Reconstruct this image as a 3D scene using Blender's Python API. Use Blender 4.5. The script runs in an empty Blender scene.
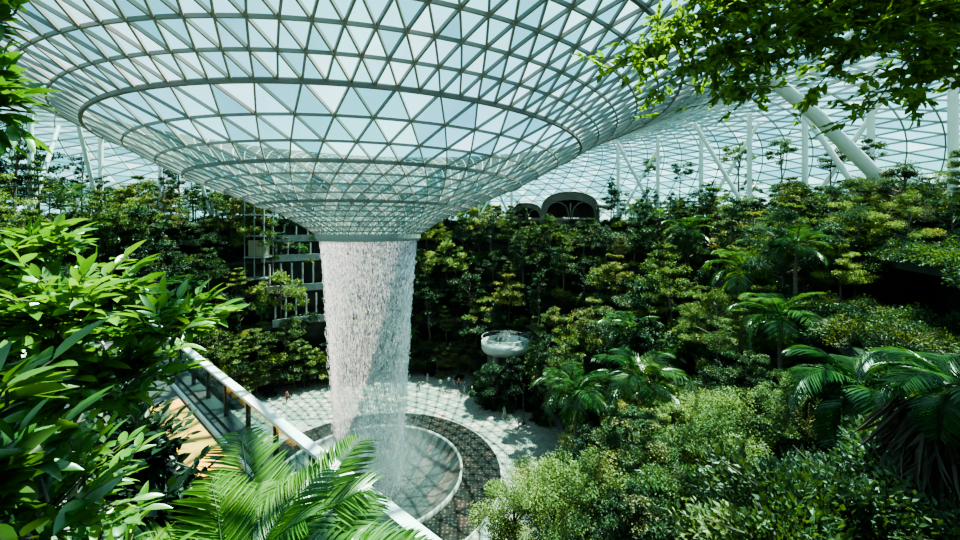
import bpy, math, random
import numpy as np
from mathutils import Vector
rng=np.random.default_rng(7); random.seed(7)
S=bpy.context.scene
try:
    S.view_settings.view_transform='AgX'; S.view_settings.look='AgX - Medium High Contrast'
except Exception as e: print(e)
CX,CY=-11.3,41.0      # axis of the rain vortex
# ---------------------------------------------------------------- materials
def newmat(name):
    m=bpy.data.materials.new(name); m.use_nodes=True
    nt=m.node_tree; nt.nodes.clear()
    out=nt.nodes.new('ShaderNodeOutputMaterial')
    return m,nt,out
def ramp(nt,stops):
    r=nt.nodes.new('ShaderNodeValToRGB'); e=r.color_ramp.elements
    while len(e)<len(stops): e.new(0.5)
    for i,(p,c) in enumerate(stops):
        e[i].position=p; e[i].color=(*c,1)
    return r
def simple(name,col,rough=0.6,metal=0.0,noise=0.0,scale=3.0,bump=0.0,spec=0.5):
    m,nt,out=newmat(name); b=nt.nodes.new('ShaderNodeBsdfPrincipled')
    b.inputs['Roughness'].default_value=rough; b.inputs['Metallic'].default_value=metal
    b.inputs['Specular IOR Level'].default_value=spec
    b.inputs['Base Color'].default_value=(*col,1)
    if noise>0:
        tc=nt.nodes.new('ShaderNodeTexCoord'); n=nt.nodes.new('ShaderNodeTexNoise')
        n.inputs['Scale'].default_value=scale; n.inputs['Detail'].default_value=5
        nt.links.new(tc.outputs['Object'],n.inputs['Vector'])
        lo=tuple(c*(1-noise) for c in col); hi=tuple(min(1,c*(1+noise)) for c in col)
        r=ramp(nt,[(0.3,lo),(0.7,hi)]); nt.links.new(n.outputs['Fac'],r.inputs['Fac'])
        nt.links.new(r.outputs['Color'],b.inputs['Base Color'])
        if bump>0:
            bp=nt.nodes.new('ShaderNodeBump'); bp.inputs['Strength'].default_value=bump
            nt.links.new(n.outputs['Fac'],bp.inputs['Height']); nt.links.new(bp.outputs['Normal'],b.inputs['Normal'])
    nt.links.new(b.outputs[0],out.inputs[0]); return m
def leafmat(name,dark,mid,light,trans=0.32,rough=0.5,gloss=0.03):
    m,nt,out=newmat(name)
    g=nt.nodes.new('ShaderNodeNewGeometry'); oi=nt.nodes.new('ShaderNodeObjectInfo')
    a=nt.nodes.new('ShaderNodeMath'); a.operation='MULTIPLY_ADD'; a.inputs[1].default_value=0.38
    nt.links.new(g.outputs['Random Per Island'],a.inputs[0])
    b=nt.nodes.new('ShaderNodeMath'); b.operation='MULTIPLY'; b.inputs[1].default_value=0.62
    nt.links.new(oi.outputs['Random'],b.inputs[0]); nt.links.new(b.outputs[0],a.inputs[2])
    r=ramp(nt,[(0.0,dark),(0.5,mid),(1.0,light)]); nt.links.new(a.outputs[0],r.inputs['Fac'])
    d=nt.nodes.new('ShaderNodeBsdfDiffuse'); t=nt.nodes.new('ShaderNodeBsdfTranslucent')
    gl=nt.nodes.new('ShaderNodeBsdfGlossy'); gl.inputs['Roughness'].default_value=rough
    gl.inputs['Color'].default_value=(0.8,0.9,0.8,1)
    nt.links.new(r.outputs['Color'],d.inputs['Color'])
    hs=nt.nodes.new('ShaderNodeMixRGB'); hs.blend_type='MULTIPLY'; hs.inputs[0].default_value=1
    hs.inputs[2].default_value=(1.8,1.55,0.5,1); nt.links.new(r.outputs['Color'],hs.inputs[1])
    nt.links.new(hs.outputs[0],t.inputs['Color'])
    m1=nt.nodes.new('ShaderNodeMixShader'); m1.inputs[0].default_value=trans
    nt.links.new(d.outputs[0],m1.inputs[1]); nt.links.new(t.outputs[0],m1.inputs[2])
    m2=nt.nodes.new('ShaderNodeMixShader'); m2.inputs[0].default_value=gloss
    nt.links.new(m1.outputs[0],m2.inputs[1]); nt.links.new(gl.outputs[0],m2.inputs[2])
    nt.links.new(m2.outputs[0],out.inputs[0]); return m
M_leaf=leafmat('leaf_forest',(0.014,0.032,0.010),(0.048,0.080,0.022),(0.145,0.185,0.048))
M_leafd=leafmat('leaf_deep',(0.005,0.016,0.008),(0.015,0.034,0.015),(0.050,0.080,0.028))
M_leafy=leafmat('leaf_bright',(0.05,0.085,0.020),(0.12,0.165,0.040),(0.25,0.29,0.085))
M_leafo=leafmat('leaf_olive',(0.05,0.05,0.016),(0.10,0.105,0.028),(0.20,0.20,0.055))
M_leafb=leafmat('leaf_bluegreen',(0.012,0.033,0.020),(0.035,0.070,0.040),(0.09,0.14,0.07))
M_leafn=leafmat('leaf_shrub',(0.025,0.08,0.010),(0.07,0.17,0.020),(0.26,0.39,0.045),0.42,0.3,0.08)
M_leaft=leafmat('leaf_canopy',(0.06,0.12,0.010),(0.15,0.24,0.018),(0.34,0.45,0.04),0.52)
M_palm=leafmat('palm_leaf',(0.016,0.05,0.012),(0.04,0.10,0.023),(0.11,0.20,0.045),0.35,0.3,0.05)
M_dry=leafmat('dry_leaf',(0.03,0.02,0.014),(0.06,0.04,0.022),(0.12,0.08,0.04),0.2)
M_bark=simple('bark',(0.10,0.08,0.06),0.9,0,0.4,6,0.4)
M_soil=simple('planting_soil',(0.012,0.020,0.008),0.95,0,0.5,2,0.5,0.1)
M_conc=simple('concrete',(0.26,0.26,0.24),0.7,0,0.2,1.5)
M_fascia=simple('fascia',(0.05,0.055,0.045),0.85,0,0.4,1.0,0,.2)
M_white=simple('white_paint',(0.62,0.64,0.63),0.4,0,0.06,1)
M_grey=simple('grey_paint',(0.22,0.23,0.22),0.5,0,0.1,1)
M_steel=simple('roof_steel',(0.38,0.39,0.385),0.4,0.0)
M_steel2=simple('ring_steel',(0.16,0.15,0.14),0.5,0.0)
M_dark=simple('dark_metal',(0.03,0.03,0.03),0.5)
M_timber=simple('timber',(0.40,0.20,0.035),0.5,0,0.3,4)
M_gravel=simple('outer_ground',(0.20,0.22,0.18),0.9,0,0.3,0.3)
def wallmat():
    m,nt,out=newmat('gallery_wall'); b=nt.nodes.new('ShaderNodeBsdfPrincipled')
    tc=nt.nodes.new('ShaderNodeTexCoord'); n=nt.nodes.new('ShaderNodeTexNoise'); n.inputs['Scale'].default_value=0.25
    nt.links.new(tc.outputs['Object'],n.inputs['Vector'])
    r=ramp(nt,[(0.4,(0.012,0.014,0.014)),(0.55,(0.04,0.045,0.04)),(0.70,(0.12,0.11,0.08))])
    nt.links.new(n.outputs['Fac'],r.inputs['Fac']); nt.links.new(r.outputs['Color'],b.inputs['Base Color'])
    b.inputs['Roughness'].default_value=0.3
    nt.links.new(b.outputs[0],out.inputs[0]); return m
M_wall=wallmat()
def glassmat():
    m,nt,out=newmat('roof_glass')
    g=nt.nodes.new('ShaderNodeNewGeometry')
    r=ramp(nt,[(0.0,(0.20,0.46,0.49)),(0.5,(0.32,0.64,0.67)),(0.85,(0.45,0.78,0.80)),(1.0,(0.75,0.93,0.93))])
    nt.links.new(g.outputs['Random Per Island'],r.inputs['Fac'])
    t=nt.nodes.new('ShaderNodeBsdfTransparent'); nt.links.new(r.outputs['Color'],t.inputs['Color'])
    d=nt.nodes.new('ShaderNodeBsdfTranslucent'); d.inputs['Color'].default_value=(0.5,0.88,0.88,1)
    gl=nt.nodes.new('ShaderNodeBsdfGlossy'); gl.inputs['Roughness'].default_value=0.05
    mt=nt.nodes.new('ShaderNodeMath'); mt.operation='MULTIPLY_ADD'; mt.inputs[1].default_value=0.035; mt.inputs[2].default_value=0.005
    nt.links.new(g.outputs['Random Per Island'],mt.inputs[0])
    m1=nt.nodes.new('ShaderNodeMixShader'); nt.links.new(mt.outputs[0],m1.inputs[0])
    nt.links.new(t.outputs[0],m1.inputs[1]); nt.links.new(d.outputs[0],m1.inputs[2])
    m2=nt.nodes.new('ShaderNodeMixShader'); m2.inputs[0].default_value=0.03
    nt.links.new(m1.outputs[0],m2.inputs[1]); nt.links.new(gl.outputs[0],m2.inputs[2])
    nt.links.new(m2.outputs[0],out.inputs[0]); return m
M_glass=glassmat()
def clearglass():
    m,nt,out=newmat('balustrade_glass')
    t=nt.nodes.new('ShaderNodeBsdfTransparent'); t.inputs['Color'].default_value=(0.7,0.8,0.78,1)
    gl=nt.nodes.new('ShaderNodeBsdfGlossy'); gl.inputs['Roughness'].default_value=0.05
    m2=nt.nodes.new('ShaderNodeMixShader'); m2.inputs[0].default_value=0.12
    nt.links.new(t.outputs[0],m2.inputs[1]); nt.links.new(gl.outputs[0],m2.inputs[2])
    nt.links.new(m2.outputs[0],out.inputs[0]); return m
M_cglass=clearglass()
def watermat(name,streak,lo,hi):
    m,nt,out=newmat(name)
    t=nt.nodes.new('ShaderNodeBsdfTransparent')
    d=nt.nodes.new('ShaderNodeBsdfDiffuse'); d.inputs['Color'].default_value=(0.62,0.69,0.74,1)
    tl=nt.nodes.new('ShaderNodeBsdfTranslucent'); tl.inputs['Color'].default_value=(0.62,0.69,0.74,1)
    m0=nt.nodes.new('ShaderNodeMixShader'); m0.inputs[0].default_value=0.5
    nt.links.new(d.outputs[0],m0.inputs[1]); nt.links.new(tl.outputs[0],m0.inputs[2])
    mx=nt.nodes.new('ShaderNodeMixShader')
    if streak:
        tc=nt.nodes.new('ShaderNodeTexCoord'); mp=nt.nodes.new('ShaderNodeMapping')
        mp.inputs['Scale'].default_value=(5,5,0.10); n=nt.nodes.new('ShaderNodeTexNoise')
        n.inputs['Scale'].default_value=1.6; n.inputs['Detail'].default_value=6
        nt.links.new(tc.outputs['Object'],mp.inputs[0]); nt.links.new(mp.outputs[0],n.inputs['Vector'])
        mr=nt.nodes.new('ShaderNodeMapRange'); mr.inputs[1].default_value=0.38; mr.inputs[2].default_value=0.66
        mr.inputs[3].default_value=lo; mr.inputs[4].default_value=hi
        nt.links.new(n.outputs['Fac'],mr.inputs[0]); nt.links.new(mr.outputs[0],mx.inputs[0])
    else: mx.inputs[0].default_value=hi
    nt.links.new(t.outputs[0],mx.inputs[1]); nt.links.new(m0.outputs[0],mx.inputs[2])
    nt.links.new(mx.outputs[0],out.inputs[0]); return m
M_sheet=watermat('water_sheet',True,0.02,0.34)
M_drop=watermat('water_strand',False,0,0.75)
# ---------------------------------------------------------------- mesh helper
class MB:
    def __init__(s): s.v=[];s.f=[];s.m=[];s.n=0
    def add(s,v,f,mat=0):
        v=np.asarray(v,dtype=float).reshape(-1,3)
        f=np.asarray(f,dtype=int)+s.n
        s.v.append(v); s.f.extend(f.tolist()); s.m.extend([mat]*len(f)); s.n+=len(v)
    def addf(s,v,f,mat=0):
        v=np.asarray(v,dtype=float).reshape(-1,3)
        s.v.append(v); s.f.extend([[i+s.n for i in q] for q in f]); s.m.extend([mat]*len(f)); s.n+=len(v)
    def mesh(s,name,mats,smooth=False):
        me=bpy.data.meshes.new(name)
        me.from_pydata(np.concatenate(s.v).tolist(),[],s.f)
        for m in mats: me.materials.append(m)
        me.polygons.foreach_set('material_index',s.m)
        if smooth: me.polygons.foreach_set('use_smooth',[True]*len(s.f))
        me.update(); return me
    def obj(s,name,mats,smooth=False,parent=None):
        return link(name,s.mesh(name,mats,smooth),parent)
def link(name,me,parent=None,loc=None):
    o=bpy.data.objects.new(name,me); S.collection.objects.link(o)
    if parent: o.parent=parent
    if loc is not None: o.location=loc
    return o
def nrm(a): return a/np.maximum(np.linalg.norm(a,axis=-1,keepdims=True),1e-9)
def tube(mb,pts,rad,sides=6,mat=0):
    pts=np.asarray(pts,float); n=len(pts)
    rad=np.broadcast_to(np.asarray(rad,float),(n,))
    t=nrm(np.gradient(pts,axis=0))
    ref=np.array([0,0,1.0]) if abs(t[0][2])<0.9 else np.array([1.0,0,0])
    a=nrm(np.cross(t,ref)); b=np.cross(t,a)
    an=np.linspace(0,2*math.pi,sides,endpoint=False)
    V=pts[:,None,:]+rad[:,None,None]*(np.cos(an)[None,:,None]*a[:,None,:]+np.sin(an)[None,:,None]*b[:,None,:])
    F=[]
    for i in range(n-1):
        for j in range(sides):
            k=(j+1)%sides
            F.append([i*sides+j,i*sides+k,(i+1)*sides+k,(i+1)*sides+j])
    mb.add(V,F,mat)
    mb.addf(V[0],[list(range(sides))[::-1]],mat); mb.addf(V[-1],[list(range(sides))],mat)
def box(mb,c,s,mat=0,ax=None):
    c=np.array(c,float); s=np.array(s,float)/2
    v=np.array([[x,y,z] for x in(-1,1) for y in(-1,1) for z in(-1,1)],float)*s
    if ax is not None:
        ca,sa=math.cos(ax),math.sin(ax); v=v@np.array([[ca,sa,0],[-sa,ca,0],[0,0,1]])
    mb.add(v+c,[[0,1,3,2],[4,6,7,5],[0,4,5,1],[2,3,7,6],[0,2,6,4],[1,5,7,3]],mat)
def beams(mb,A,B,w,h,mat=0):
    A=np.asarray(A,float);B=np.asarray(B,float); d=nrm(B-A)
    up=np.zeros_like(d); up[:,2]=1
    s=nrm(np.cross(d,up)); u=np.cross(s,d)
    w=np.broadcast_to(np.asarray(w,float),(len(A),))[:,None]/2; h=np.broadcast_to(np.asarray(h,float),(len(A),))[:,None]/2
    V=np.stack([A-s*w-u*h,A+s*w-u*h,A+s*w+u*h,A-s*w+u*h,B-s*w-u*h,B+s*w-u*h,B+s*w+u*h,B-s*w+u*h],1)
    n=len(A); q=np.array([[0,1,5,4],[1,2,6,5],[2,3,7,6],[3,0,4,7]])
    mb.add(V.reshape(-1,3),(np.arange(n)[:,None,None]*8+q[None]).reshape(-1,4),mat)
# leaf templates: along +x, width y
L_S=(np.array([[0,0,0],[.45,.27,.05],[1,0,-.08],[.45,-.27,.05]],float),np.array([[0,2,1],[0,3,2]]))
def ovate(w=.2,seg=6,bend=-.18,fold=.05,tip=1.0):
    v=[];f=[]
    for i in range(seg+1):
        t=i/seg; ww=w*math.sin(math.pi*min(1,t**0.8))**0.8 if 0<t<1 else 0
        z=bend*t*t
        v+= [[t,0,z],[t,ww,z+fold*ww/w],[t,-ww,z+fold*ww/w]]
    for i in range(seg):
        a=i*3;b=a+3
        f+=[[a,b,b+1,a+1],[a,a+2,b+2,b]]
    return np.array(v,float),np.array(f)
L_B=ovate(.165)
L_M=ovate(.24,3,-.15,.05)
L_P=ovate(.035,4,-.22,.03)
def leaves(mb,tpl,pos,d,up,scale,mat=0):
    tv,tf=tpl; d=nrm(np.asarray(d,float)); up=np.asarray(up,float)
    z=nrm(up-(up*d).sum(-1,keepdims=True)*d); y=np.cross(z,d)
    R=np.stack([d,y,z],1)
    V=pos[:,None,:]+np.einsum('kj,njc->nkc',tv,R)*np.asarray(scale).reshape(-1,1,1)
    n=len(pos); k=len(tv)
    mb.add(V.reshape(-1,3),(np.arange(n)[:,None,None]*k+tf[None]).reshape(-1,tf.shape[1]),mat)
# ---------------------------------------------------------------- vegetation
def ball(n,rs):
    p=rs.normal(size=(n,3)); p=nrm(p)*rs.random((n,1))**(1/2.2); return p
def make_tree(name,h,cr,kind,nl,ls,seed,lm,tpl=L_S,t0=.38):
    rs=np.random.default_rng(seed); mb=MB()
    k=6; tz=np.linspace(0,1,k); bend=rs.normal(size=2)*0.05*h
    tp=np.stack([bend[0]*tz**2,bend[1]*tz**2,tz*h*0.95],1)
    tube(mb,tp,np.linspace(0.022*h**0.8+.03,0.03,k),6,0)
    def tpos(t): return np.array([bend[0]*t*t,bend[1]*t*t,t*h*.95])
    cl=[]
    if kind=='tier':
        nt_=int(rs.integers(4,7))
        for i in range(nt_):
            t=t0+(.98-t0)*i/(nt_-1); R=cr*(1.05-0.75*(i/(nt_-1))**1.5)
            nb=int(rs.integers(5,8)); a0=rs.random()*6.28
            for j in range(nb):
                a=a0+6.283*j/nb+rs.normal()*.15; r=R*rs.uniform(.6,1.25)
                s=tpos(t); e=s+np.array([math.cos(a)*r,math.sin(a)*r,r*rs.uniform(0.0,.4)])
                tube(mb,[s,(s+e)/2+[0,0,.08*r],e],[.04,.03,.012],4,0)
                for u,q in ((.55,.24),(.95,.30)): cl.append((s+(e-s)*u+[0,0,.1],np.array([q*R,q*R,.09*R+.06])))
    elif kind=='crown':      # bare trunk with a loose rounded crown on top
        for j in range(15):
            a=rs.random()*6.28; s=tpos(rs.uniform(.66,.92)); r=cr*rs.uniform(.3,1.1)
            e=np.array([s[0]+math.cos(a)*r,s[1]+math.sin(a)*r,h*rs.uniform(.76,1.02)])
            tube(mb,[s,(s+e)/2+[0,0,-.05],e],[.05,.03,.012],4,0)
            q=cr*rs.uniform(.25,.42); cl.append((e,np.array([q,q,q*.45])))
    else:
        nb=26
        for j in range(nb):
            t=rs.uniform(.3,1); a=rs.random()*6.28
            s=tpos(t*0.85); phi=(t-.3)/.7
            r=cr*math.sqrt(max(.05,1-(phi*1.0-.25)**2))*rs.uniform(.4,1.25)*(1 if phi<.8 else .5)
            e=np.array([math.cos(a)*r,math.sin(a)*r,h*(.34+.60*phi)])
            tube(mb,[s,(s*.4+e*.6)+[0,0,.1],e],[.05,.035,.012],4,0)
            q=cr*rs.uniform(.15,.36); cl.append((e,np.array([q,q,q*.5])))
        cl.append((tpos(1),np.array([cr*.3,cr*.3,cr*.25])))
    per=max(1,nl//len(cl))
    for c,rad in cl:
        o=ball(per,rs); p=c+o*rad
        d=o*[1,1,.4]+rs.normal(size=(per,3))*.5; d[:,2]-=.15
        up=np.tile([0,0,1.0],(per,1))+rs.normal(size=(per,3))*.45
        leaves(mb,tpl,p,d,up,ls*rs.uniform(.6,1.25,per),1)
    return mb.mesh(name,[M_bark,lm])
def make_bush(name,r,nl,ls,seed,lm,tpl=L_S,flat=.7):
    rs=np.random.default_rng(seed); mb=MB()
    for j in range(9):
        a=rs.random()*6.28; q=rs.uniform(.3,.9)*r
        tube(mb,[[0,0,0],[math.cos(a)*q*.4,math.sin(a)*q*.4,r*flat*.6],[math.cos(a)*q,math.sin(a)*q,r*flat*rs.uniform(.7,1.1)]],[.03,.02,.008],4,0)
    o=nrm(rs.normal(size=(nl,3))); o[:,2]=np.abs(o[:,2])
    lump=1+.25*np.sin(o[:,:1]*5+seed)+.2*np.sin(o[:,1:2]*7+2*seed)
    p=o*np.array([r,r,r*flat])*lump*rs.uniform(.55,1,(nl,1))
    d=o+rs.normal(size=(nl,3))*.5
    up=np.tile([0,0,1.0],(nl,1))+rs.normal(size=(nl,3))*.45
    leaves(mb,tpl,p,d,up,ls*rs.uniform(.6,1.3,nl),1)
    return mb.mesh(name,[M_bark,lm])
def frond(mb,base,az,el,L,droop,nlf,ll,rs,mat=1,vee=.3):
    t=np.linspace(0,1,14); ang=el-droop*t**1.3
    dx=np.cos(ang);dz=np.sin(ang)
    px=np.concatenate([[0],np.cumsum(dx[:-1])])*L/13; pz=np.concatenate([[0],np.cumsum(dz[:-1])])*L/13
    ca,sa=math.cos(az),math.sin(az)
    P=np.stack([base[0]+px*ca,base[1]+px*sa,base[2]+pz],1)
    tube(mb,P,np.linspace(.022,.004,14)*L/2.0,4,2)
    T=nrm(np.gradient(P,axis=0)); side=np.array([-sa,ca,0.0])
    u=np.linspace(.14,.99,nlf)
    idx=u*13
    pp=np.stack([np.interp(idx,np.arange(14),P[:,i]) for i in range(3)],1)
    tt=np.stack([np.interp(idx,np.arange(14),T[:,i]) for i in range(3)],1)
    prof=np.sin(np.pi*np.clip(u*.85+.12,0,1))**.7
    for sg in(-1,1):
        d=side*sg*1.0+tt*.75+rs.normal(size=(nlf,3))*.06; d[:,2]+=vee*.5-.15
        nn=np.cross(tt,side*sg)*sg
        nn=np.where(nn[:,2:3]<0,-nn,nn)
        leaves(mb,L_P,pp,d,nn,ll*(.25+.75*prof)*rs.uniform(.9,1.1,nlf),mat)
def make_palm(name,th,nf,L,seed,ll=.6,nlf=34,lm=None,trunk_r=.12,up0=1.3,up1=-.3,droop=1.5):
    rs=np.random.default_rng(seed); mb=MB()
    if th>0:
        z=np.linspace(0,th,10); tube(mb,np.stack([.05*np.sin(z),.04*z*.3,z],1),np.linspace(trunk_r*1.3,trunk_r*.8,10),8,0)
        tube(mb,[[.05*math.sin(th),.012*th,th-.1],[.05*math.sin(th),.012*th,th+.5]],[trunk_r*.9,trunk_r*.3],8,2)
    for i in range(nf):
        f=i/nf; frond(mb,np.array([.05*math.sin(th),.012*th,th+.25]),i*2.39996+rs.normal()*.1,up0+(up1-up0)*f,L*rs.uniform(.85,1.1),droop*rs.uniform(.8,1.2),nlf,ll,rs)
    return mb.mesh(name,[M_bark,lm or M_palm,M_palm])
trees_t=[make_tree('tier_tree_mesh%d'%i,7.5,2.9,'tier',5200,.24,10+i,[M_leaf,M_leafd,M_leafy,M_leafb,M_leafo][i]) for i in range(5)]
trees_r=[make_tree('round_tree_mesh%d'%i,6,2.5,'round',5200,.24,30+i,[M_leafd,M_leaf,M_leafy,M_leafd,M_leafb,M_leaf][i]) for i in range(6)]
trees_s=[make_tree('slender_tree_mesh%d'%i,10,1.7,'tier' if i==1 else 'round',4400,.22,40+i,[M_leafd,M_leaf,M_leafb][i]) for i in range(3)]
trees_h=[make_tree('high_tree_mesh%d'%i,10,1.7,'crown',2800,.22,45+i,[M_leafd,M_leaf,M_leafb][i]) for i in range(3)]
trees_f=[make_tree('fine_tree_mesh%d'%i,6.0,2.3,'tier' if i%2 else 'round',15000,.115,50+i,[M_leafy,M_leafy,M_leaf,M_leafd,M_leafb][i],L_S) for i in range(5)]
tree_tall=make_tree('tall_fine_tree_mesh',10.8,3.0,'round',30000,.11,61,M_leafy,L_S)
tree_tall2=make_tree('tall_fine_tree_mesh2',10.8,3.2,'tier',30000,.11,62,M_leaf,L_S,.5)
bushes=[make_bush('bush_mesh%d'%i,1.3,1100,.27,70+i,[M_leafd,M_leaf,M_leafd,M_leafy,M_leafb][i],L_S) for i in range(5)]
bushes_f=[make_bush('fine_bush_mesh%d'%i,1.3,3500,.13,75+i,[M_leafd,M_leaf,M_leafb][i],L_S) for i in range(3)]
palm_s=[make_palm('small_palm_mesh%d'%i,2.2+i*1.5,14,2.2,80+i,.8,26) for i in range(2)]
# ---------------------------------------------------------------- terraces
TOP=1.4
ZL=[-20,-15,-10,-5,-1.6,TOP]
CTRL=[(-180,[28,31,34,37,40,46]),(-115,[26,30,34,38,42.3,46]),(-58,[26,30,34,38,42.3,46]),(-30,[20,25,30,35,40,46]),(20,[20.5,25,30,35,40,46]),(62,[28,31,34,37,40,46]),(180,[28,31,34,37,40,46])]
def rad(i,th):
    th=(th+180)%360-180
    return float(np.interp(th,[c[0] for c in CTRL],[c[1][i] for c in CTRL]))
def pt(r,th,z): a=math.radians(th); return [CX+r*math.cos(a),CY+r*math.sin(a),z]
TH=np.linspace(-180,180,241)
def strip(mb,fa,fb,mat,ths=TH):
    v=[];f=[]
    for t in ths: v+= [fa(t),fb(t)]
    for i in range(len(ths)-1): f.append([2*i,2*i+1,2*i+3,2*i+2])
    mb.add(v,f,mat)
mb=MB()
for i,z in enumerate(ZL):
    nx=(lambda t,i=i: rad(i+1,t)+3.2) if i<5 else (lambda t:100)
    strip(mb,lambda t:pt(rad(i,t),t,z),lambda t:pt(nx(t),t,z),0)
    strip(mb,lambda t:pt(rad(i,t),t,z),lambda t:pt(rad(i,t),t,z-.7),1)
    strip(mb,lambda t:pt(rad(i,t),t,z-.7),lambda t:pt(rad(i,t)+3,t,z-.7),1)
    zb=ZL[i-1] if i else -25
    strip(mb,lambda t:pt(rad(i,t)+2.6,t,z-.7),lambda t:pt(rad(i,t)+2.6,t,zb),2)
strip(mb,lambda t:pt(100,t,TOP),lambda t:pt(100,t,-26),1)
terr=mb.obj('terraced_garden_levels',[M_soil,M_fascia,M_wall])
# parapets on the far gallery
mb=MB()
for i,z in enumerate(ZL[:5]):
    for ths in (np.linspace(112,134,40),):
        if i==0: continue
        for a,b,za,zb in((-.02,-.02,z-.5,z+.7),(-.02,.16,z+.7,z+.7),(.16,.16,z+.7,z)):
            strip(mb,lambda t:pt(rad(i,t)+a,t,za),lambda t:pt(rad(i,t)+b,t,zb),0,ths)
        for t in np.linspace(113,133,8):
            q=pt(rad(i,t)+.5,t,z); tube(mb,[q,[q[0],q[1],(ZL[i+1] if i<4 else z+3)-.7]],.16,8,0)
mb.obj('gallery_parapet',[simple('parapet_concrete',(.27,.275,.26),.7,0,.25,.8)])
# ---------------------------------------------------------------- plaza
def floormat():
    m,nt,out=newmat('plaza_paving'); b=nt.nodes.new('ShaderNodeBsdfPrincipled')
    tc=nt.nodes.new('ShaderNodeTexCoord')
    br=nt.nodes.new('ShaderNodeTexBrick'); br.inputs['Scale'].default_value=1.0
    br.inputs['Color1'].default_value=(0.34,0.33,0.29,1); br.inputs['Color2'].default_value=(0.22,0.215,0.19,1)
    br.inputs['Mortar'].default_value=(0.10,0.10,0.09,1); br.inputs['Mortar Size'].default_value=0.03
    nt.links.new(tc.outputs['Object'],br.inputs['Vector'])
    nt.links.new(br.outputs['Color'],b.inputs['Base Color']); b.inputs['Roughness'].default_value=0.7
    b.inputs['Specular IOR Level'].default_value=.25
    nt.links.new(b.outputs[0],out.inputs[0]); return m
def ringmat():
    m,nt,out=newmat('dark_ring_paving'); b=nt.nodes.new('ShaderNodeBsdfPrincipled')
    tc=nt.nodes.new('ShaderNodeTexCoord')
    v=nt.nodes.new('ShaderNodeTexVoronoi'); v.inputs['Scale'].default_value=2.6; v.inputs['Randomness'].default_value=0.5
    nt.links.new(tc.outputs['Object'],v.inputs['Vector'])
    r=ramp(nt,[(0.18,(0.045,0.043,0.037)),(0.34,(0.010,0.010,0.009))])
    nt.links.new(v.outputs['Distance'],r.inputs['Fac'])
    nt.links.new(r.outputs['Color'],b.inputs['Base Color']); b.inputs['Roughness'].default_value=0.8
    b.inputs['Specular IOR Level'].default_value=.1
    nt.links.new(b.outputs[0],out.inputs[0]); return m
def poolmat():
    m,nt,out=newmat('pool_water'); b=nt.nodes.new('ShaderNodeBsdfPrincipled')
    tc=nt.nodes.new('ShaderNodeTexCoord'); n=nt.nodes.new('ShaderNodeTexNoise'); n.inputs['Scale'].default_value=1.2; n.inputs['Detail'].default_value=8
    nt.links.new(tc.outputs['Object'],n.inputs['Vector'])
    r=ramp(nt,[(0.35,(0.028,0.034,0.034)),(0.7,(0.06,0.066,0.065))]); nt.links.new(n.outputs['Fac'],r.inputs['Fac'])
    nt.links.new(r.outputs['Color'],b.inputs['Base Color']); b.inputs['Roughness'].default_value=0.35
    bp=nt.nodes.new('ShaderNodeBump'); bp.inputs['Strength'].default_value=0.3
    nt.links.new(n.outputs['Fac'],bp.inputs['Height']); nt.links.new(bp.outputs['Normal'],b.inputs['Normal'])
    nt.links.new(b.outputs[0],out.inputs[0]); return m
M_floor=floormat(); M_ring=ringmat(); M_pool=poolmat()
def lathe(mb,prof,mat,seg=128,c=(0,0)):
    an=np.linspace(0,2*math.pi,seg,endpoint=False); v=[]
    for r,z in prof: v+= [[c[0]+r*math.cos(a),c[1]+r*math.sin(a),z] for a in an]
    f=[[i*seg+j,i*seg+(j+1)%seg,(i+1)*seg+(j+1)%seg,(i+1)*seg+j] for i in range(len(prof)-1) for j in range(seg)]
    mb.add(v,f,mat)
mb=MB(); lathe(mb,[(13.6,-25),(36,-25)],0); mb.obj('floor',[M_floor]).location=(CX,CY,0)
mb=MB()
lathe(mb,[(13.6,-25),(13.6,-24.85),(13.4,-24.85),(13.4,-24.95)],1)
lathe(mb,[(13.4,-24.95),(9.5,-24.95)],0)
lathe(mb,[(9.5,-24.95),(9.5,-24.55),(9.35,-24.5),(9.25,-24.7)],1)
lathe(mb,[(9.25,-24.7),(8.6,-25.4),(7,-26.2),(3,-26.8),(0.01,-26.9)],2)
mb.obj('waterfall_basin',[M_ring,M_conc,M_pool],True).location=(CX,CY,0)
mb=MB(); mb.add([[-400,-400,-28],[400,-400,-28],[400,400,-28],[-400,400,-28]],[[0,1,2,3]]); mb.obj('ground',[M_gravel])
# ---------------------------------------------------------------- waterfall
rs=np.random.default_rng(3)
ZB=-26.6
def wr(z): # radius by height
    t=np.clip((-.8-z)/25,0,1); return 4.75-1.8*t**.8
mb=MB(); seg=96; zs=np.linspace(-.8,ZB,40)
v=[];f=[]
for z in zs:
    for j in range(seg):
        a=2*math.pi*j/seg; r=wr(z)*(1+.012*math.sin(9*a)); v.append([r*math.cos(a),r*math.sin(a),z])
for i in range(39):
    for j in range(seg):
        f.append([i*seg+j,i*seg+(j+1)%seg,(i+1)*seg+(j+1)%seg,(i+1)*seg+j])
mb.add(v,f,0)
n=34000; a=np.round(rs.random(n)*260)/260*6.283+rs.normal(size=n)*.004; z1=-.8-25.5*rs.random(n)**1.15; ln=rs.uniform(.05,.40,n); z2=np.maximum(z1-ln,ZB)
k=1+rs.normal(size=n)*.010*(1+(-z1)/4)
P1=np.stack([wr(z1)*k*np.cos(a),wr(z1)*k*np.sin(a),z1],1); P2=np.stack([wr(z2)*k*np.cos(a),wr(z2)*k*np.sin(a),z2],1)
w=rs.uniform(.010,.026,n)
tn=np.stack([-np.sin(a),np.cos(a),0*a],1)*w[:,None]; rd=np.stack([np.cos(a),np.sin(a),0*a],1)*w[:,None]
V=np.stack([P1+tn,P1-tn*.5+rd,P1-tn*.5-rd,P2+tn,P2-tn*.5+rd,P2-tn*.5-rd],1)
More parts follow.
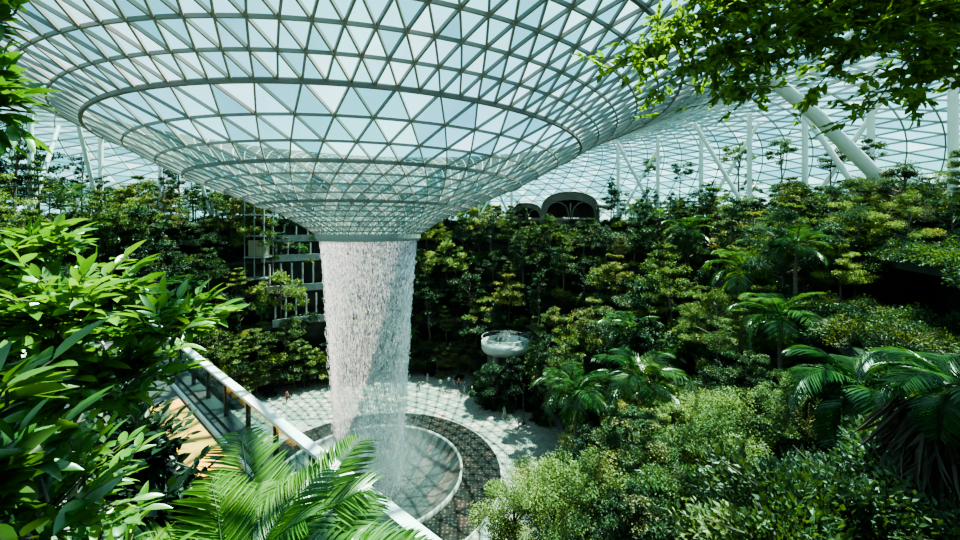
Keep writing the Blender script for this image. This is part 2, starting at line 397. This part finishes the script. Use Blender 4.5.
q=np.array([[0,1,4,3],[1,2,5,4],[2,0,3,5]])
mb.add(V.reshape(-1,3),(np.arange(n)[:,None,None]*6+q[None]).reshape(-1,4),1)
n=22000; a=rs.random(n)*6.283; r=2.8+rs.normal(size=n)*1.7; z=ZB+np.abs(rs.normal(size=n))*3.2
p=np.stack([r*np.cos(a),r*np.sin(a),z],1); e=rs.normal(size=(n,3,3))*.022
mb.add((p[:,None]+e).reshape(-1,3),np.arange(n*3).reshape(-1,3),1)
wf=mb.obj('waterfall',[M_sheet,M_drop],True); wf.location=(CX,CY,0)
# spray hanging in the basin: a real low-density scattering volume, thinning outwards and upwards
m,nt,out=newmat('spray_mist'); pv=nt.nodes.new('ShaderNodeVolumeScatter'); pv.inputs['Color'].default_value=(.93,.96,.98,1); pv.inputs['Anisotropy'].default_value=.3
tc=nt.nodes.new('ShaderNodeTexCoord'); mp=nt.nodes.new('ShaderNodeMapping'); mp.inputs['Scale'].default_value=(1/8.2,1/8.2,1/6.5)
gr=nt.nodes.new('ShaderNodeTexGradient'); gr.gradient_type='SPHERICAL'
nt.links.new(tc.outputs['Object'],mp.inputs[0]); nt.links.new(mp.outputs[0],gr.inputs[0])
mm=nt.nodes.new('ShaderNodeMath'); mm.operation='MULTIPLY'; mm.inputs[1].default_value=.11
nt.links.new(gr.outputs['Fac'],mm.inputs[0]); nt.links.new(mm.outputs[0],pv.inputs['Density']); nt.links.new(pv.outputs[0],out.inputs['Volume'])
mb=MB(); an_=np.linspace(0,math.pi/2,9); lathe(mb,[(8.2*math.cos(t)+.001,6.5*math.sin(t)) for t in an_]+[(.0005,6.5)],0,48); lathe(mb,[(.001,0),(8.201,0)],0,48)
mi=mb.obj('spray_mist',[m],False,wf); mi.location=(0,0,-24.9)
# ---------------------------------------------------------------- roof
PR=[5,7.5,10.4,16,22,28,34,40,48,60,75,90,104]
PZ=[-.5,1.15,2.4,4.8,8.1,11.0,13.2,14.6,15.4,14.6,11.0,4.0,-8]
from bisect import bisect
xs=np.array(PR,float); ys=np.array(PZ,float)
def zr(r):
    i=min(max(bisect(PR,r)-1,0),len(PR)-2)
    m=np.gradient(ys,xs); h=xs[i+1]-xs[i]; t=(r-xs[i])/h
    return (2*t**3-3*t*t+1)*ys[i]+(t**3-2*t*t+t)*h*m[i]+(-2*t**3+3*t*t)*ys[i+1]+(t**3-t*t)*h*m[i+1]
NR=14
R1=list(5*(21.0/5)**(np.arange(NR+1)/NR)); N1=56; N2=112
R2=[21.0]; 
while R2[-1]<100: R2.append(R2[-1]+max(1.5,min(3.4,R2[-1]*.06)))
def node(r,k,N,off): a=2*math.pi*(k+off)/N; return (r*math.cos(a),r*math.sin(a),zr(r))
A=[];B=[];W=[];tri=[]
def rows(R,N,off0):
    for i,r in enumerate(R):
        o=off0+.5*(i%2)
        for k in range(N):
            p=node(r,k,N,o); q=node(r,k+1,N,o)
            A.append(p);B.append(q);W.append(r)
            if i+1<len(R):
                o2=off0+.5*((i+1)%2); r2=R[i+1]
                kk=k if o>o2 else k-1
                u1=node(r2,kk,N,o2); u2=node(r2,kk+1,N,o2)
                A.append(p);B.append(u1);W.append(r); A.append(p);B.append(u2);W.append(r)
                tri.append((p,u2,u1)); tri.append((p,q,u2))
rows(R1,N1,0)
rows(R2,N2,0)
A=np.array(A);B=np.array(B);W=np.array(W)
mb=MB()
wd=np.clip(.05+W*.0026,.06,.15)
inner=W<34
beams(mb,A[inner],B[inner],wd[inner],wd[inner]*1.7,2)
beams(mb,A[~inner],B[~inner],wd[~inner],wd[~inner]*1.5,0)
for r in (R1[7],R1[11],21.0,R2[5]):
    seg=112; th=np.linspace(0,2*math.pi,seg+1); c=np.stack([r*np.cos(th),r*np.sin(th),0*th+zr(r)-.1],1)
    beams(mb,c[:-1],c[1:],.10 if r<20 else .2,.22,1)
for z,r,h,w in((zr(5)-.1,5.0,.45,.3),(zr(5)-.45,4.85,.25,.35)):
    th=np.linspace(0,2*math.pi,97); c=np.stack([r*np.cos(th),r*np.sin(th),0*th+z],1)
    beams(mb,c[:-1],c[1:],w,h,0)
roof=bpy.data.objects.new('glass_roof',None); S.collection.objects.link(roof); roof.location=(CX,CY,0)
mb.obj('steel_diagrid',[M_steel,M_steel2,simple('funnel_steel',(.25,.235,.22),.45)],False,roof)
T=np.array(tri); T[:,:,2]+=.1
c=T.mean(1,keepdims=True); T=c+(T-c)*.99
mb=MB(); mb.add(T.reshape(-1,3),np.arange(len(T)*3).reshape(-1,3),0)
mb.obj('glass_panels',[M_glass],False,roof)
# columns
def column_obj(pts,r,extra=[]):
    mb=MB(); tube(mb,pts,r,12,0)
    b=pts[0]; 
    tube(mb,[[b[0],b[1],b[2]],[b[0],b[1],b[2]+.35]],[r*1.7,r*1.7],12,0)
    for e in extra: tube(mb,e[0],e[1],10,0)
    mb.obj('roof_column',[M_white],True)
for th in list(range(-22,200,9)):
    if 48<th<60: continue
    b=pt(48.2,th,TOP); r2=44 if (th//9)%2 else 53
    zt=zr(48.2)-.15
    ext=[]
    d=1 if (th//9)%2 else -1
    e=pt(r2,th+d*6,0); e[2]=zr(r2)-.2
    ext.append(([[b[0],b[1],b[2]+.5],e],.26))
    column_obj([b,[b[0],b[1],zt]],.30,ext)
column_obj([[32.4,30,TOP],[25.2,30,8.6],[19.5,30,13.2]],.46)
# ---------------------------------------------------------------- planting
forest=bpy.data.objects.new('terraced_forest',None); S.collection.objects.link(forest)
def scr(x,y,z): return 480+400*x/y, 230-400*z/y
PAV=(17.5,80); BAL=(3.8,60.0)
def ok(x,y,z,h,r,bush=False):
    if y<-6: return False
    if not bush:
        if math.hypot(x,y)<14: return False
        if math.hypot(x-11.6,y-12)<4.6: return False
        if abs(math.atan2(x,y)-math.atan2(11.4,12))<.2 and y<13: return False
    else:
        if math.hypot(x,y)<(6.5 if x>4 else 10): return False
    if y<2: return True
    if abs(math.atan2(x,y)-math.atan2(*PAV))<.085 and 60<y<90 and z+h>TOP+1: return False
    if abs(math.atan2(x,y)-math.atan2(*BAL))<.06 and 42<y<BAL[1]+1 and z+h>-18.3: return False
    px,py=scr(x,y,z+h); m=400*r/y
    if y<34 and px+m>285 and px-m<(500 if py>455 else 545) and py<560 : return False
    if y<22 and px-m<300 and py<470: return False
    if y<40 and y>=22 and px<285 and py<395: return False
    if px>500 and y<24 and py<345 and not bush: return False
    return True
cnt={'n':0}
def put(me,nm,x,y,z,s,h,r,bush=False,force=False):
    if not force and not ok(x,y,z,h*s,r*s,bush): return
    o=link(nm,me,forest,(x,y,z-.1)); o.rotation_euler=(random.uniform(-.06,.06),random.uniform(-.06,.06),random.random()*6.28)
    sz=s*random.uniform(.9,1.15); o.scale=(s,s,sz); cnt['n']+=1
for i in range(6):
    z=ZL[i]
    rows_=[(.6,2.6)]
    if i==5: rows_=[(.9,2.6),(4.5,3.2),(9,4),(15,5)]
    for off,sp in rows_:
        th=-180
        while th<180:
            r=rad(i,th)+off+random.uniform(-.7,1.1)
            th+=math.degrees(sp*random.uniform(.5,1.5)/r)
            x,y,_=pt(r,th,0)
            gap=116<th<129 and i<5
            if random.random()<(.72 if gap else .06): continue
            hill=-65<th<35
            wide=rad(min(i+1,5),th)-rad(i,th)
            k=random.random()
            if y<34 and k<.9: me=random.choice(trees_f[:2] if random.random()<.35 else trees_f); s=random.uniform(.6,1.15); h,cr=6,2.3
            elif k<.36: me=random.choice(trees_t); s=random.uniform(.45,1.2); h,cr=7.5,2.9
            elif k<.70: me=random.choice(trees_r); s=random.uniform(.5,1.3); h,cr=6,2.5
            elif k<.92: me=random.choice(trees_s); s=random.uniform(.55,1.15); h,cr=10,1.7
            else: me=random.choice(palm_s); s=random.uniform(.9,1.3); h,cr=5,2
            if gap: s*=.6
            if i==5:
                if th<78: s*=.5 if random.random()<.8 else .9
                else: s*=1.15
            if i==4 and th<60: s*=.75
            put(me,'tree',x,y,z,s,h,cr)
            if hill and i<5 and wide>4.5:
                x2,y2,_=pt(r+2.5,th+random.uniform(-2,2),0)
                put(random.choice(trees_f if y2<34 else trees_r+trees_t+palm_s),'tree',x2,y2,z,random.uniform(.5,1.0),6,2.3)
    th=-180
    while th<180:
        r=rad(i,th)+random.uniform(-.1,1.6)
        th+=math.degrees(random.uniform(.8,1.7)/r)
        x,y,_=pt(r,th,0)
        if 116<th<129 and random.random()<.5: continue
        put(random.choice(bushes_f if y<26 else bushes),'bush',x,y,z+random.choice([0,0,-.8]),random.uniform(.6,1.2),1.1,1.3,True)
# planting at the foot of the gallery wall
th=28
while th<150:
    r=rad(0,th)-.2+random.uniform(-.5,1.5); x,y,_=pt(r,th,0)
    put(random.choice(trees_r+trees_t+bushes+bushes),'bush',x,y,-25,random.uniform(.6,.95),4,1.5,True)
    th+=math.degrees(random.uniform(.7,1.9)/r)
# planting around the foot of the round balcony
for j in range(16):
    a=random.random()*6.28; q=random.uniform(2.9,4.4)
    put(random.choice(bushes),'bush',BAL[0]+q*math.cos(a),BAL[1]+q*math.sin(a),-25,random.uniform(.9,1.6),1,1,True,True)
put(trees_r[1],'tree',BAL[0]+3.9,BAL[1]-3.4,-25,1.15,6,2,False,True)
put(trees_t[1],'tree',BAL[0]+1.2,BAL[1]-4.4,-25,.88,6,2,False,True)
put(trees_r[4],'tree',BAL[0]-2.0,BAL[1]-4.2,-25,1.0,6,2,False,True)
# near terrace ground cover
for j in range(190):
    th=random.uniform(-76,-25); r=random.uniform(33,46); x,y,_=pt(r,th,0)
    lv=max([q for q in range(6) if rad(q,th)<r-.4] or [0]); s=random.uniform(.6,1.1)
    if x>4.5 or y>13: put(random.choice(bushes_f),'bush',x,y,ZL[lv],s,1.1,1.3,True)
for q,(x,y,z,s) in enumerate(((2.9,17.5,-20.3,.95),(5.4,17.5,-20,.93),(2.0,20.5,-22,.86),(7.8,18.5,-19,.97),(11.0,18.5,-17.6,.95),(9.4,15.5,-16.8,.88),(13.6,20.5,-15.5,.85))):
    o=link('tree',tree_tall2 if q in(3,6) else tree_tall,forest,(x,y,z)); o.scale=(s,s,s); o.rotation_euler[2]=x*3
# palms rising out of the slope on the right
for (x,y,z,s) in((10.5,26,-15,1.5),(17.5,23,-10,1.25),(21,31,-10,1.5),(8,32,-20,1.7),(27,36,-5,1.2),(14,38,-15,1.5),(24,46,-6,1.4)):
    put(palm_s[1],'palm_tree',x,y,z,s,5,2,False,True)
# high slender trees standing above the canopy on the top terrace
for (x,y,h) in((38,50,9.2),(34.8,36,6.2),(37.7,58,10.3),(29.7,72,10),(36,41,7.0),(33,66,9)):
    put(random.choice(trees_h),'tree',x,y,TOP,h/10,10,1.5,False,True)
print('plants',cnt)
# ---------------------------------------------------------------- pavilion
mb=MB()
for cx_,w,hh in((0,5.6,6.0),(-8.4,3.0,3.8)):
    nseg=28; nr=8
    for k in range(nr):      # domed shell, deepest arch at the front
        t=k/(nr-1); yy=-2.5+5.5*t; sc=math.sqrt(max(.02,1-(t*.98)**2.5))
        a=np.linspace(0,math.pi,nseg)
        P=np.stack([cx_+w*sc*np.cos(a),0*a+yy,hh*sc*np.sin(a)**.45],1)
        tube(mb,P,.14,6,0)
        if k:
            v=np.concatenate([Pp,P]); f=[[j,j+1,nseg+j+1,nseg+j] for j in range(nseg-1)]
            mb.add(v,f,1)
        Pp=P
    for dx in(-.46,.46):
        a=np.linspace(0,math.pi,16); tube(mb,np.stack([cx_+w*dx+w*.4*np.cos(a),0*a-2.6,hh*.66*np.sin(a)**.6],1),.12,6,0)
    a=np.linspace(0,math.pi,nseg)
    o_=np.stack([cx_+w*np.cos(a),0*a-2.5,hh*np.sin(a)**.45],1); i_=np.stack([cx_+w*.86*np.cos(a),0*a-2.5,hh*.74*np.sin(a)**.45],1)
    mb.add(np.concatenate([o_,i_]),[[j,j+1,nseg+j+1,nseg+j] for j in range(nseg-1)],2)
    box(mb,[cx_,-2.6,hh*.32],[.25,.3,hh*.64],0); box(mb,[cx_,-2.5,.5],[w*1.7,.2,1.0],0)
mb.obj('domed_pavilion',[simple('pavilion_rib',(.12,.10,.08),.7),simple('pavilion_shell',(0.06,0.05,0.04),.6,0,.3,1),simple('pavilion_fascia',(.10,.085,.07),.6,0,.2,1)],True).location=(PAV[0],PAV[1],TOP)
# round balcony with a curved link walkway to the terrace
mb=MB()
lathe(mb,[(.01,-.6),(3.3,-.5),(3.6,0),(3.6,1.0),(3.45,1.0),(3.45,.1),(.01,.1)],0,48)
lathe(mb,[(3.52,1.0),(3.52,1.6)],1,48); lathe(mb,[(3.56,1.6),(3.56,1.67),(3.48,1.67)],0,48)
lathe(mb,[(2.5,-7.4),(2.5,-.5)],3,32)
for a in range(0,360,30): tube(mb,[[2.6*math.cos(math.radians(a)),2.6*math.sin(math.radians(a)),-7.4],[2.6*math.cos(math.radians(a)),2.6*math.sin(math.radians(a)),-.4]],.07,6,2)
an=np.linspace(math.radians(200),math.radians(95),22)
for ro in(4.6,6.6):
    c=np.stack([8.6+ro*np.cos(an),-.6+ro*np.sin(an)+1.2,0*an+.45],1); beams(mb,c[:-1],c[1:],.14,1.1,0)
ci=np.stack([8.6+4.6*np.cos(an),.6+4.6*np.sin(an),0*an],1); co_=np.stack([8.6+6.6*np.cos(an),.6+6.6*np.sin(an),0*an],1)
mb.add(np.concatenate([ci,co_]),[[j,j+1,23+j,22+j] for j in range(21)],2)
mb.obj('viewing_balcony',[simple('balcony_render',(.42,.43,.42),.5),M_cglass,M_grey,M_wall],True).location=(BAL[0],BAL[1],-17.6)
# lift shaft at the left gallery
mb=MB()
for x in(-1.6,0,1.6):
    for y in(-1.4,1.4): box(mb,[x,y,7],[.14,.14,14],0)
for z in(0,3.5,7,10.5,14): box(mb,[0,0,z],[3.4,3.0,.25],0)
box(mb,[0,0,5],[2.4,2.2,2.6],1)
mb.obj('lift_shaft',[M_grey,simple('lift_cabin',(.25,.22,.14),.5)]).location=(-37.0,67.0,-8)
# ---------------------------------------------------------------- walkway with parapet (near left)
p0=np.array([1.2,3.5,-4.0]); p1=np.array([-16.0,19.0,-4.0]); u=nrm(p1-p0); nn=np.array([-u[1],u[0],0.0]); 
if nn[1]>0: nn=-nn
L=np.linalg.norm(p1-p0); ang=math.atan2(u[1],u[0]); mid=(p0+p1)/2
mb=MB()
def lbox(off,z,w,h,mat,l=L,al=0): 
    c=mid+nn*off+u*al; box(mb,[c[0],c[1],z],[l,w,h],mat,ang)
lbox(0,-4.03,.20,.07,0); lbox(0,-4.55,.06,1.0,2); lbox(.0,-5.15,.35,.35,4)
lbox(1.5,-5.2,3.0,.3,4); lbox(.45,-5.0,.06,.1,0); lbox(.95,-4.98,.7,.08,3,l=L*.22,al=-1.2); lbox(1.5,-4.9,.06,.25,1); lbox(1.9,-4.9,.06,.25,4); lbox(2.9,-4.6,.15,1.1,4)
for k in range(14):
    c=p0+u*(k+.5)*L/14; box(mb,[c[0],c[1],-4.55],[.06,.1,1.0],4,ang)
mb.obj('garden_walkway',[M_white,M_conc,M_cglass,M_timber,M_dark])
# ---------------------------------------------------------------- near palms
link('palm_tree',make_palm('tall_palm_mesh',7.7,22,2.4,5,.85,46,M_palm,.16,1.35,-.8,2.1),None,(11.4,12,-12.9))
link('feather_palm',make_palm('feather_palm_mesh',.6,16,1.9,6,.62,60,M_palm,.10,1.3,.2,1.1),None,(-2.2,3.9,-4.75))
link('feather_palm',make_palm('feather_palm_mesh2',.5,12,1.1,9,.40,46,M_leafn,.08,1.3,.35,.9),None,(-1.85,2.9,-3.6))
# ---------------------------------------------------------------- broadleaf shrub (near left)
def shrub(name,blobs,lm,tpl,ls,trunk,per=9,seed=1,pull=0.35):
    rs=np.random.default_rng(seed); mb=MB()
    hub=np.array(blobs[0][0],float)
    tube(mb,[trunk,(np.array(trunk)+hub)/2+[-.1,.1,-.1],hub],[.03,.025,.01],6,0)
    for (c,rad_,nt_) in blobs:
        c=np.array(c,float); rad_=np.array(rad_,float)
        if nt_ and np.linalg.norm(c-hub)>.05: tube(mb,[hub,(hub+c)/2+[0,.05,.03],c],[.010,.008,.005],5,0)
        for j in range(nt_):
            o=ball(1,rs)[0]; e=c+o*rad_; s=c+o*rad_*.25-np.array([0,0,.1])
            m=(s+e)/2+rs.normal(size=3)*.03
            tube(mb,[s,m,e],[.006,.005,.003],4,0)
            t=np.linspace(.35,1.0,per); p=s+(e-s)*t[:,None]
            ax=nrm((e-s)[None])[0]
            sd=nrm(np.cross(ax,[0,0,1])[None])[0]; sg=np.where(np.arange(per)%2==0,1,-1)[:,None]
            d=sd*sg*.9+ax*.7+rs.normal(size=(per,3))*.3; d[:,2]-=.1; d[-1]=ax
            upv=np.tile([0,0,1.0],(per,1))+rs.normal(size=(per,3))*.35
            leaves(mb,tpl,p,d,upv,ls*rs.uniform(.7,1.2,per),1)
    return mb.obj(name,[M_bark,lm],True)
shrub('broadleaf_shrub',[((-2.6,2.3,-.75),(.6,.5,.35),90),((-2.2,2.1,-.36),(.50,.5,.28),90),((-1.72,2.2,-.46),(.28,.4,.12),28),((-2.0,2.2,-.75),(.35,.4,.2),40),
   ((-2.45,2.2,-1.5),(.6,.5,.4),90),((-2.45,2.2,-.05),(.26,.3,.10),20),((-2.9,2.4,-1.2),(.5,.5,.9),90),((-2.2,2.4,-2.1),(.5,.4,.35),50)],M_leafn,L_B,.13,(-3.0,2.5,-4.6),9,4)
shrub('broadleaf_shrub',[((-1.50,1.2,-.68),(.28,.2,.14),14),((-1.45,1.15,-.45),(.18,.2,.12),6),((-1.35,1.25,-.85),(.25,.15,.1),8)],M_leafn,L_B,.16,(-2.0,1.2,-2.5),7,8)
shrub('overhanging_bough',[((-2.45,2.0,.72),(.16,.2,.35),20),((-2.5,2.0,1.1),(.12,.2,.3),14)],M_leafn,L_B,.14,(-3.2,2.0,-2.0),7,11)
shrub('dark_shrub',[((-4.0,4.6,-2.5),(.7,.5,.5),80),((-3.5,4.4,-3.0),(.7,.6,.5),80),((-2.4,4.6,-3.2),(.5,.4,.3),50),((-3.9,4.6,-3.6),(.9,.6,.6),70),((-4.6,5.2,-2.4),(.6,.5,.5),50)],M_leafd,L_M,.16,(-3.6,4.6,-4.8),9,14)
# top-right tree with overhanging boughs
rs=np.random.default_rng(21); mb=MB()
tube(mb,[[9.5,6,-1.7],[9.4,6,1],[9.0,5.8,3],[8.2,5.6,4.2]],[.22,.18,.14,.1],10,0)
ends=[(1.5,5,1.95),(2.2,5,1.7),(2.7,5,1.52),(3.3,5,1.6),(4.3,5.2,1.75),(4.9,5,1.5),(5.3,5,1.55),(2.3,4.8,2.45),(4.0,5,2.5),(5.0,5,2.4),(5.8,5.2,1.9),(2.8,5.4,3.0),(6.3,5,1.75),(5.8,5.2,2.8),(6.8,5.4,2.3),(1.9,5.2,2.1),(3.4,5.0,2.2),(2.7,5.0,2.9),(4.6,5.0,2.1),(2.7,5.0,2.0)]
for e in ends:
    e=np.array(e); s=np.array([8.2,5.6,4.2]); ts=np.linspace(0,1,8)[:,None]
    P=s+(e-s)*ts; P[:,2]+=.45*np.sin(math.pi*ts[:,0]); P+=rs.normal(size=P.shape)*.03
    tube(mb,P,np.linspace(.045,.006,8),5,0)
    for j in range(60):
        t=rs.uniform(.4,1)**.85; i=t*7; b=np.array([np.interp(i,np.arange(8),P[:,c]) for c in range(3)])
        q=b+rs.normal(size=3)*[.32,.35,.15]-[0,0,.05]; tube(mb,[b,q],[.006,.003],3,0)
        n=16; tt=rs.random((n,1)); p=b+(q-b)*tt
        d=(q-b)+rs.normal(size=(n,3))*.28; upv=np.tile([0,0,1.0],(n,1))+rs.normal(size=(n,3))*.4
        leaves(mb,L_M,p,d,upv,.12*rs.uniform(.6,1.2,n),1)
mb.obj('overhanging_tree',[M_bark,M_leaft],False)
# dry frond skirt hanging under the crown of a palm at the right
rs=np.random.default_rng(5); mb=MB(); n=1100
PX,PY,PZ_=8.3,7.0,-2.7
a=rs.random(n)*6.283; zz=rs.uniform(PZ_-1.9,PZ_-.3,n); rr=.35+.3*rs.random(n)
p=np.stack([PX+rr*np.cos(a),PY+rr*np.sin(a),zz],1)
d=np.stack([np.cos(a)*.45,np.sin(a)*.45,-1+0*a],1)+rs.normal(size=(n,3))*.18
leaves(mb,L_P,p,d,rs.normal(size=(n,3)),rs.uniform(.6,1.3,n),0)
tube(mb,[[PX,PY,-7.5],[PX,PY,-4.5],[PX,PY,PZ_]],[.25,.2,.15],8,1)
for i in range(14): frond(mb,np.array([PX,PY,PZ_-.05]),i*2.4,1.1-1.2*i/14,1.3,1.7,40,.5,rs,2)
mb.obj('dry_skirt_palm',[M_dry,M_bark,M_palm])
# ---------------------------------------------------------------- people
def person(x,y,z,yaw,seed,h=1.7):
    rs=np.random.default_rng(seed); st=rs.uniform(.05,.22)
    J=[(0,0,.95),(0,0,1.2),(0,0,1.42),(0,0,1.53),(0,.02,1.64),
       (.10,0,.92),(.11,st*.6,.5),(.11,st*.2-.02,.08),(.11,st*.2+.12,.04),
       (-.10,0,.92),(-.11,-st*.3,.5),(-.11,-st-.1,.1),(-.11,-st+.04,.04),
       (.19,0,1.4),(.24,-.03,1.12),(.25,.06,.88),(-.19,0,1.4),(-.24,.0,1.12),(-.25,.12,.90)]
    E=[(0,1),(1,2),(2,3),(3,4),(0,5),(5,6),(6,7),(7,8),(0,9),(9,10),(10,11),(11,12),(2,13),(13,14),(14,15),(2,16),(16,17),(17,18)]
    Rr=[.13,.13,.12,.055,.095,.09,.06,.042,.035,.09,.06,.042,.035,.06,.042,.028,.06,.042,.028]
    for hb,sx in((15,1),(18,-1)):
        bx,by,bz=J[hb]
        for f in range(4):
            J.append((bx+.0*sx,by+.03*(f-1.5)*.6,bz-.09)); E.append((hb,len(J)-1)); Rr.append(.012)
            J.append((bx-.01*sx,by+.03*(f-1.5)*.6+.01,bz-.15-.01*(f%3))); E.append((len(J)-2,len(J)-1)); Rr.append(.009)
        J.append((bx-.02*sx,by+.05,bz-.08)); E.append((hb,len(J)-1)); Rr.append(.01)
    me=bpy.data.meshes.new('p'); me.from_pydata(J,E,[]); o=bpy.data.objects.new('p',me); S.collection.objects.link(o)
    md=o.modifiers.new('s','SKIN'); sv=me.skin_vertices[0].data
    for i,r in enumerate(Rr): sv[i].radius=(r,r*.8 if i<3 else r)
    sv[0].use_root=True
    o.modifiers.new('u','SUBSURF').levels=1
    dg=bpy.context.evaluated_depsgraph_get(); m2=bpy.data.meshes.new_from_object(o.evaluated_get(dg))
    bpy.data.objects.remove(o)
    cols=[(.6,.6,.62),(.05,.07,.15),(.35,.06,.05),(.1,.2,.3),(.5,.45,.3),(.03,.03,.03)]
    sh=simple('shirt',cols[seed%6]); tr=simple('trousers',cols[(seed*5+1)%6]); sk=simple('skin',(.55,.33,.22)); hr=simple('hair',(.02,.015,.01))
    m2.materials.clear()
    for m in(sh,tr,sk,hr): m2.materials.append(m)
    for pl in m2.polygons:
        c=pl.center; pl.use_smooth=True
        pl.material_index=3 if (c.z>1.68 or (c.z>1.56 and c.y<-.03)) else 2 if (c.z>1.49 or (abs(c.x)>.17 and c.z<1.2 and c.z>.6)) else 1 if c.z<.95 else 0
    ob=link('person',m2,None,(x,y,z)); ob.rotation_euler[2]=yaw; s=h/1.73; ob.scale=(s,s,s)
for i,(x,y) in enumerate([(-5,64),(-4.2,64.4),(-3.3,63.2),(-8.6,65.5),(-13.5,65.5),(-14.3,65.9),(-1.2,60.5),(-20,64),(-28,58),(3.2,53),(4.9,50.5),(-9.4,62),(-6.2,62.8),(-2.4,61.8)]):
    person(x,y,-25,i*1.3,i,1.6+.03*(i%5))
mb=MB(); tube(mb,[[0,0,0],[0,0,5.2]],.09,8,0); tube(mb,[[0,0,5.1],[0,-.9,5.35]],.05,6,0); box(mb,[0,-1,5.3],[.3,.5,.12],0); tube(mb,[[0,0,0],[0,0,.3]],.25,12,0)
mb.obj('lamp_post',[M_dark]).location=(5.6,51.5,-25)
# ---------------------------------------------------------------- light
w=bpy.data.worlds.new('World'); S.world=w; w.use_nodes=True; nt=w.node_tree; nt.nodes.clear()
out=nt.nodes.new('ShaderNodeOutputWorld'); bg=nt.nodes.new('ShaderNodeBackground')
sky=nt.nodes.new('ShaderNodeTexSky'); sky.sky_type='NISHITA'; sky.sun_disc=False; sky.sun_elevation=math.radians(60); sky.sun_rotation=math.radians(40)
tc=nt.nodes.new('ShaderNodeTexCoord'); n=nt.nodes.new('ShaderNodeTexNoise'); n.inputs['Scale'].default_value=2.5; n.inputs['Detail'].default_value=6
nt.links.new(tc.outputs['Generated'],n.inputs['Vector'])
r=ramp(nt,[(0.42,(0,0,0)),(0.62,(1,1,1))]); nt.links.new(n.outputs['Fac'],r.inputs['Fac'])
mul=nt.nodes.new('ShaderNodeMixRGB'); mul.blend_type='MIX'; mul.inputs[2].default_value=(4.9,7.6,7.8,1)
sc=nt.nodes.new('ShaderNodeMath'); sc.operation='MULTIPLY_ADD'; sc.inputs[1].default_value=0.50; sc.inputs[2].default_value=.3
nt.links.new(r.outputs['Color'],sc.inputs[0]); nt.links.new(sc.outputs[0],mul.inputs[0]); nt.links.new(sky.outputs[0],mul.inputs[1])
nt.links.new(mul.outputs[0],bg.inputs['Color']); bg.inputs['Strength'].default_value=0.36
nt.links.new(bg.outputs[0],out.inputs[0])
sd=bpy.data.lights.new('sun','SUN'); sd.energy=56; sd.angle=.01; sd.color=(1,.79,.60)
so=bpy.data.objects.new('sun',sd); S.collection.objects.link(so)
so.rotation_euler=Vector((.30,.28,1)).to_track_quat('Z','Y').to_euler(); so.location=(20,60,60)
# ---------------------------------------------------------------- camera
cd=bpy.data.cameras.new('camera'); cd.sensor_width=36; cd.lens=15; cd.shift_y=-40/960; cd.clip_start=.05; cd.clip_end=2000
co=bpy.data.objects.new('camera',cd); S.collection.objects.link(co); co.location=(0,0,0); co.rotation_euler=(math.pi/2,0,0)
S.camera=co
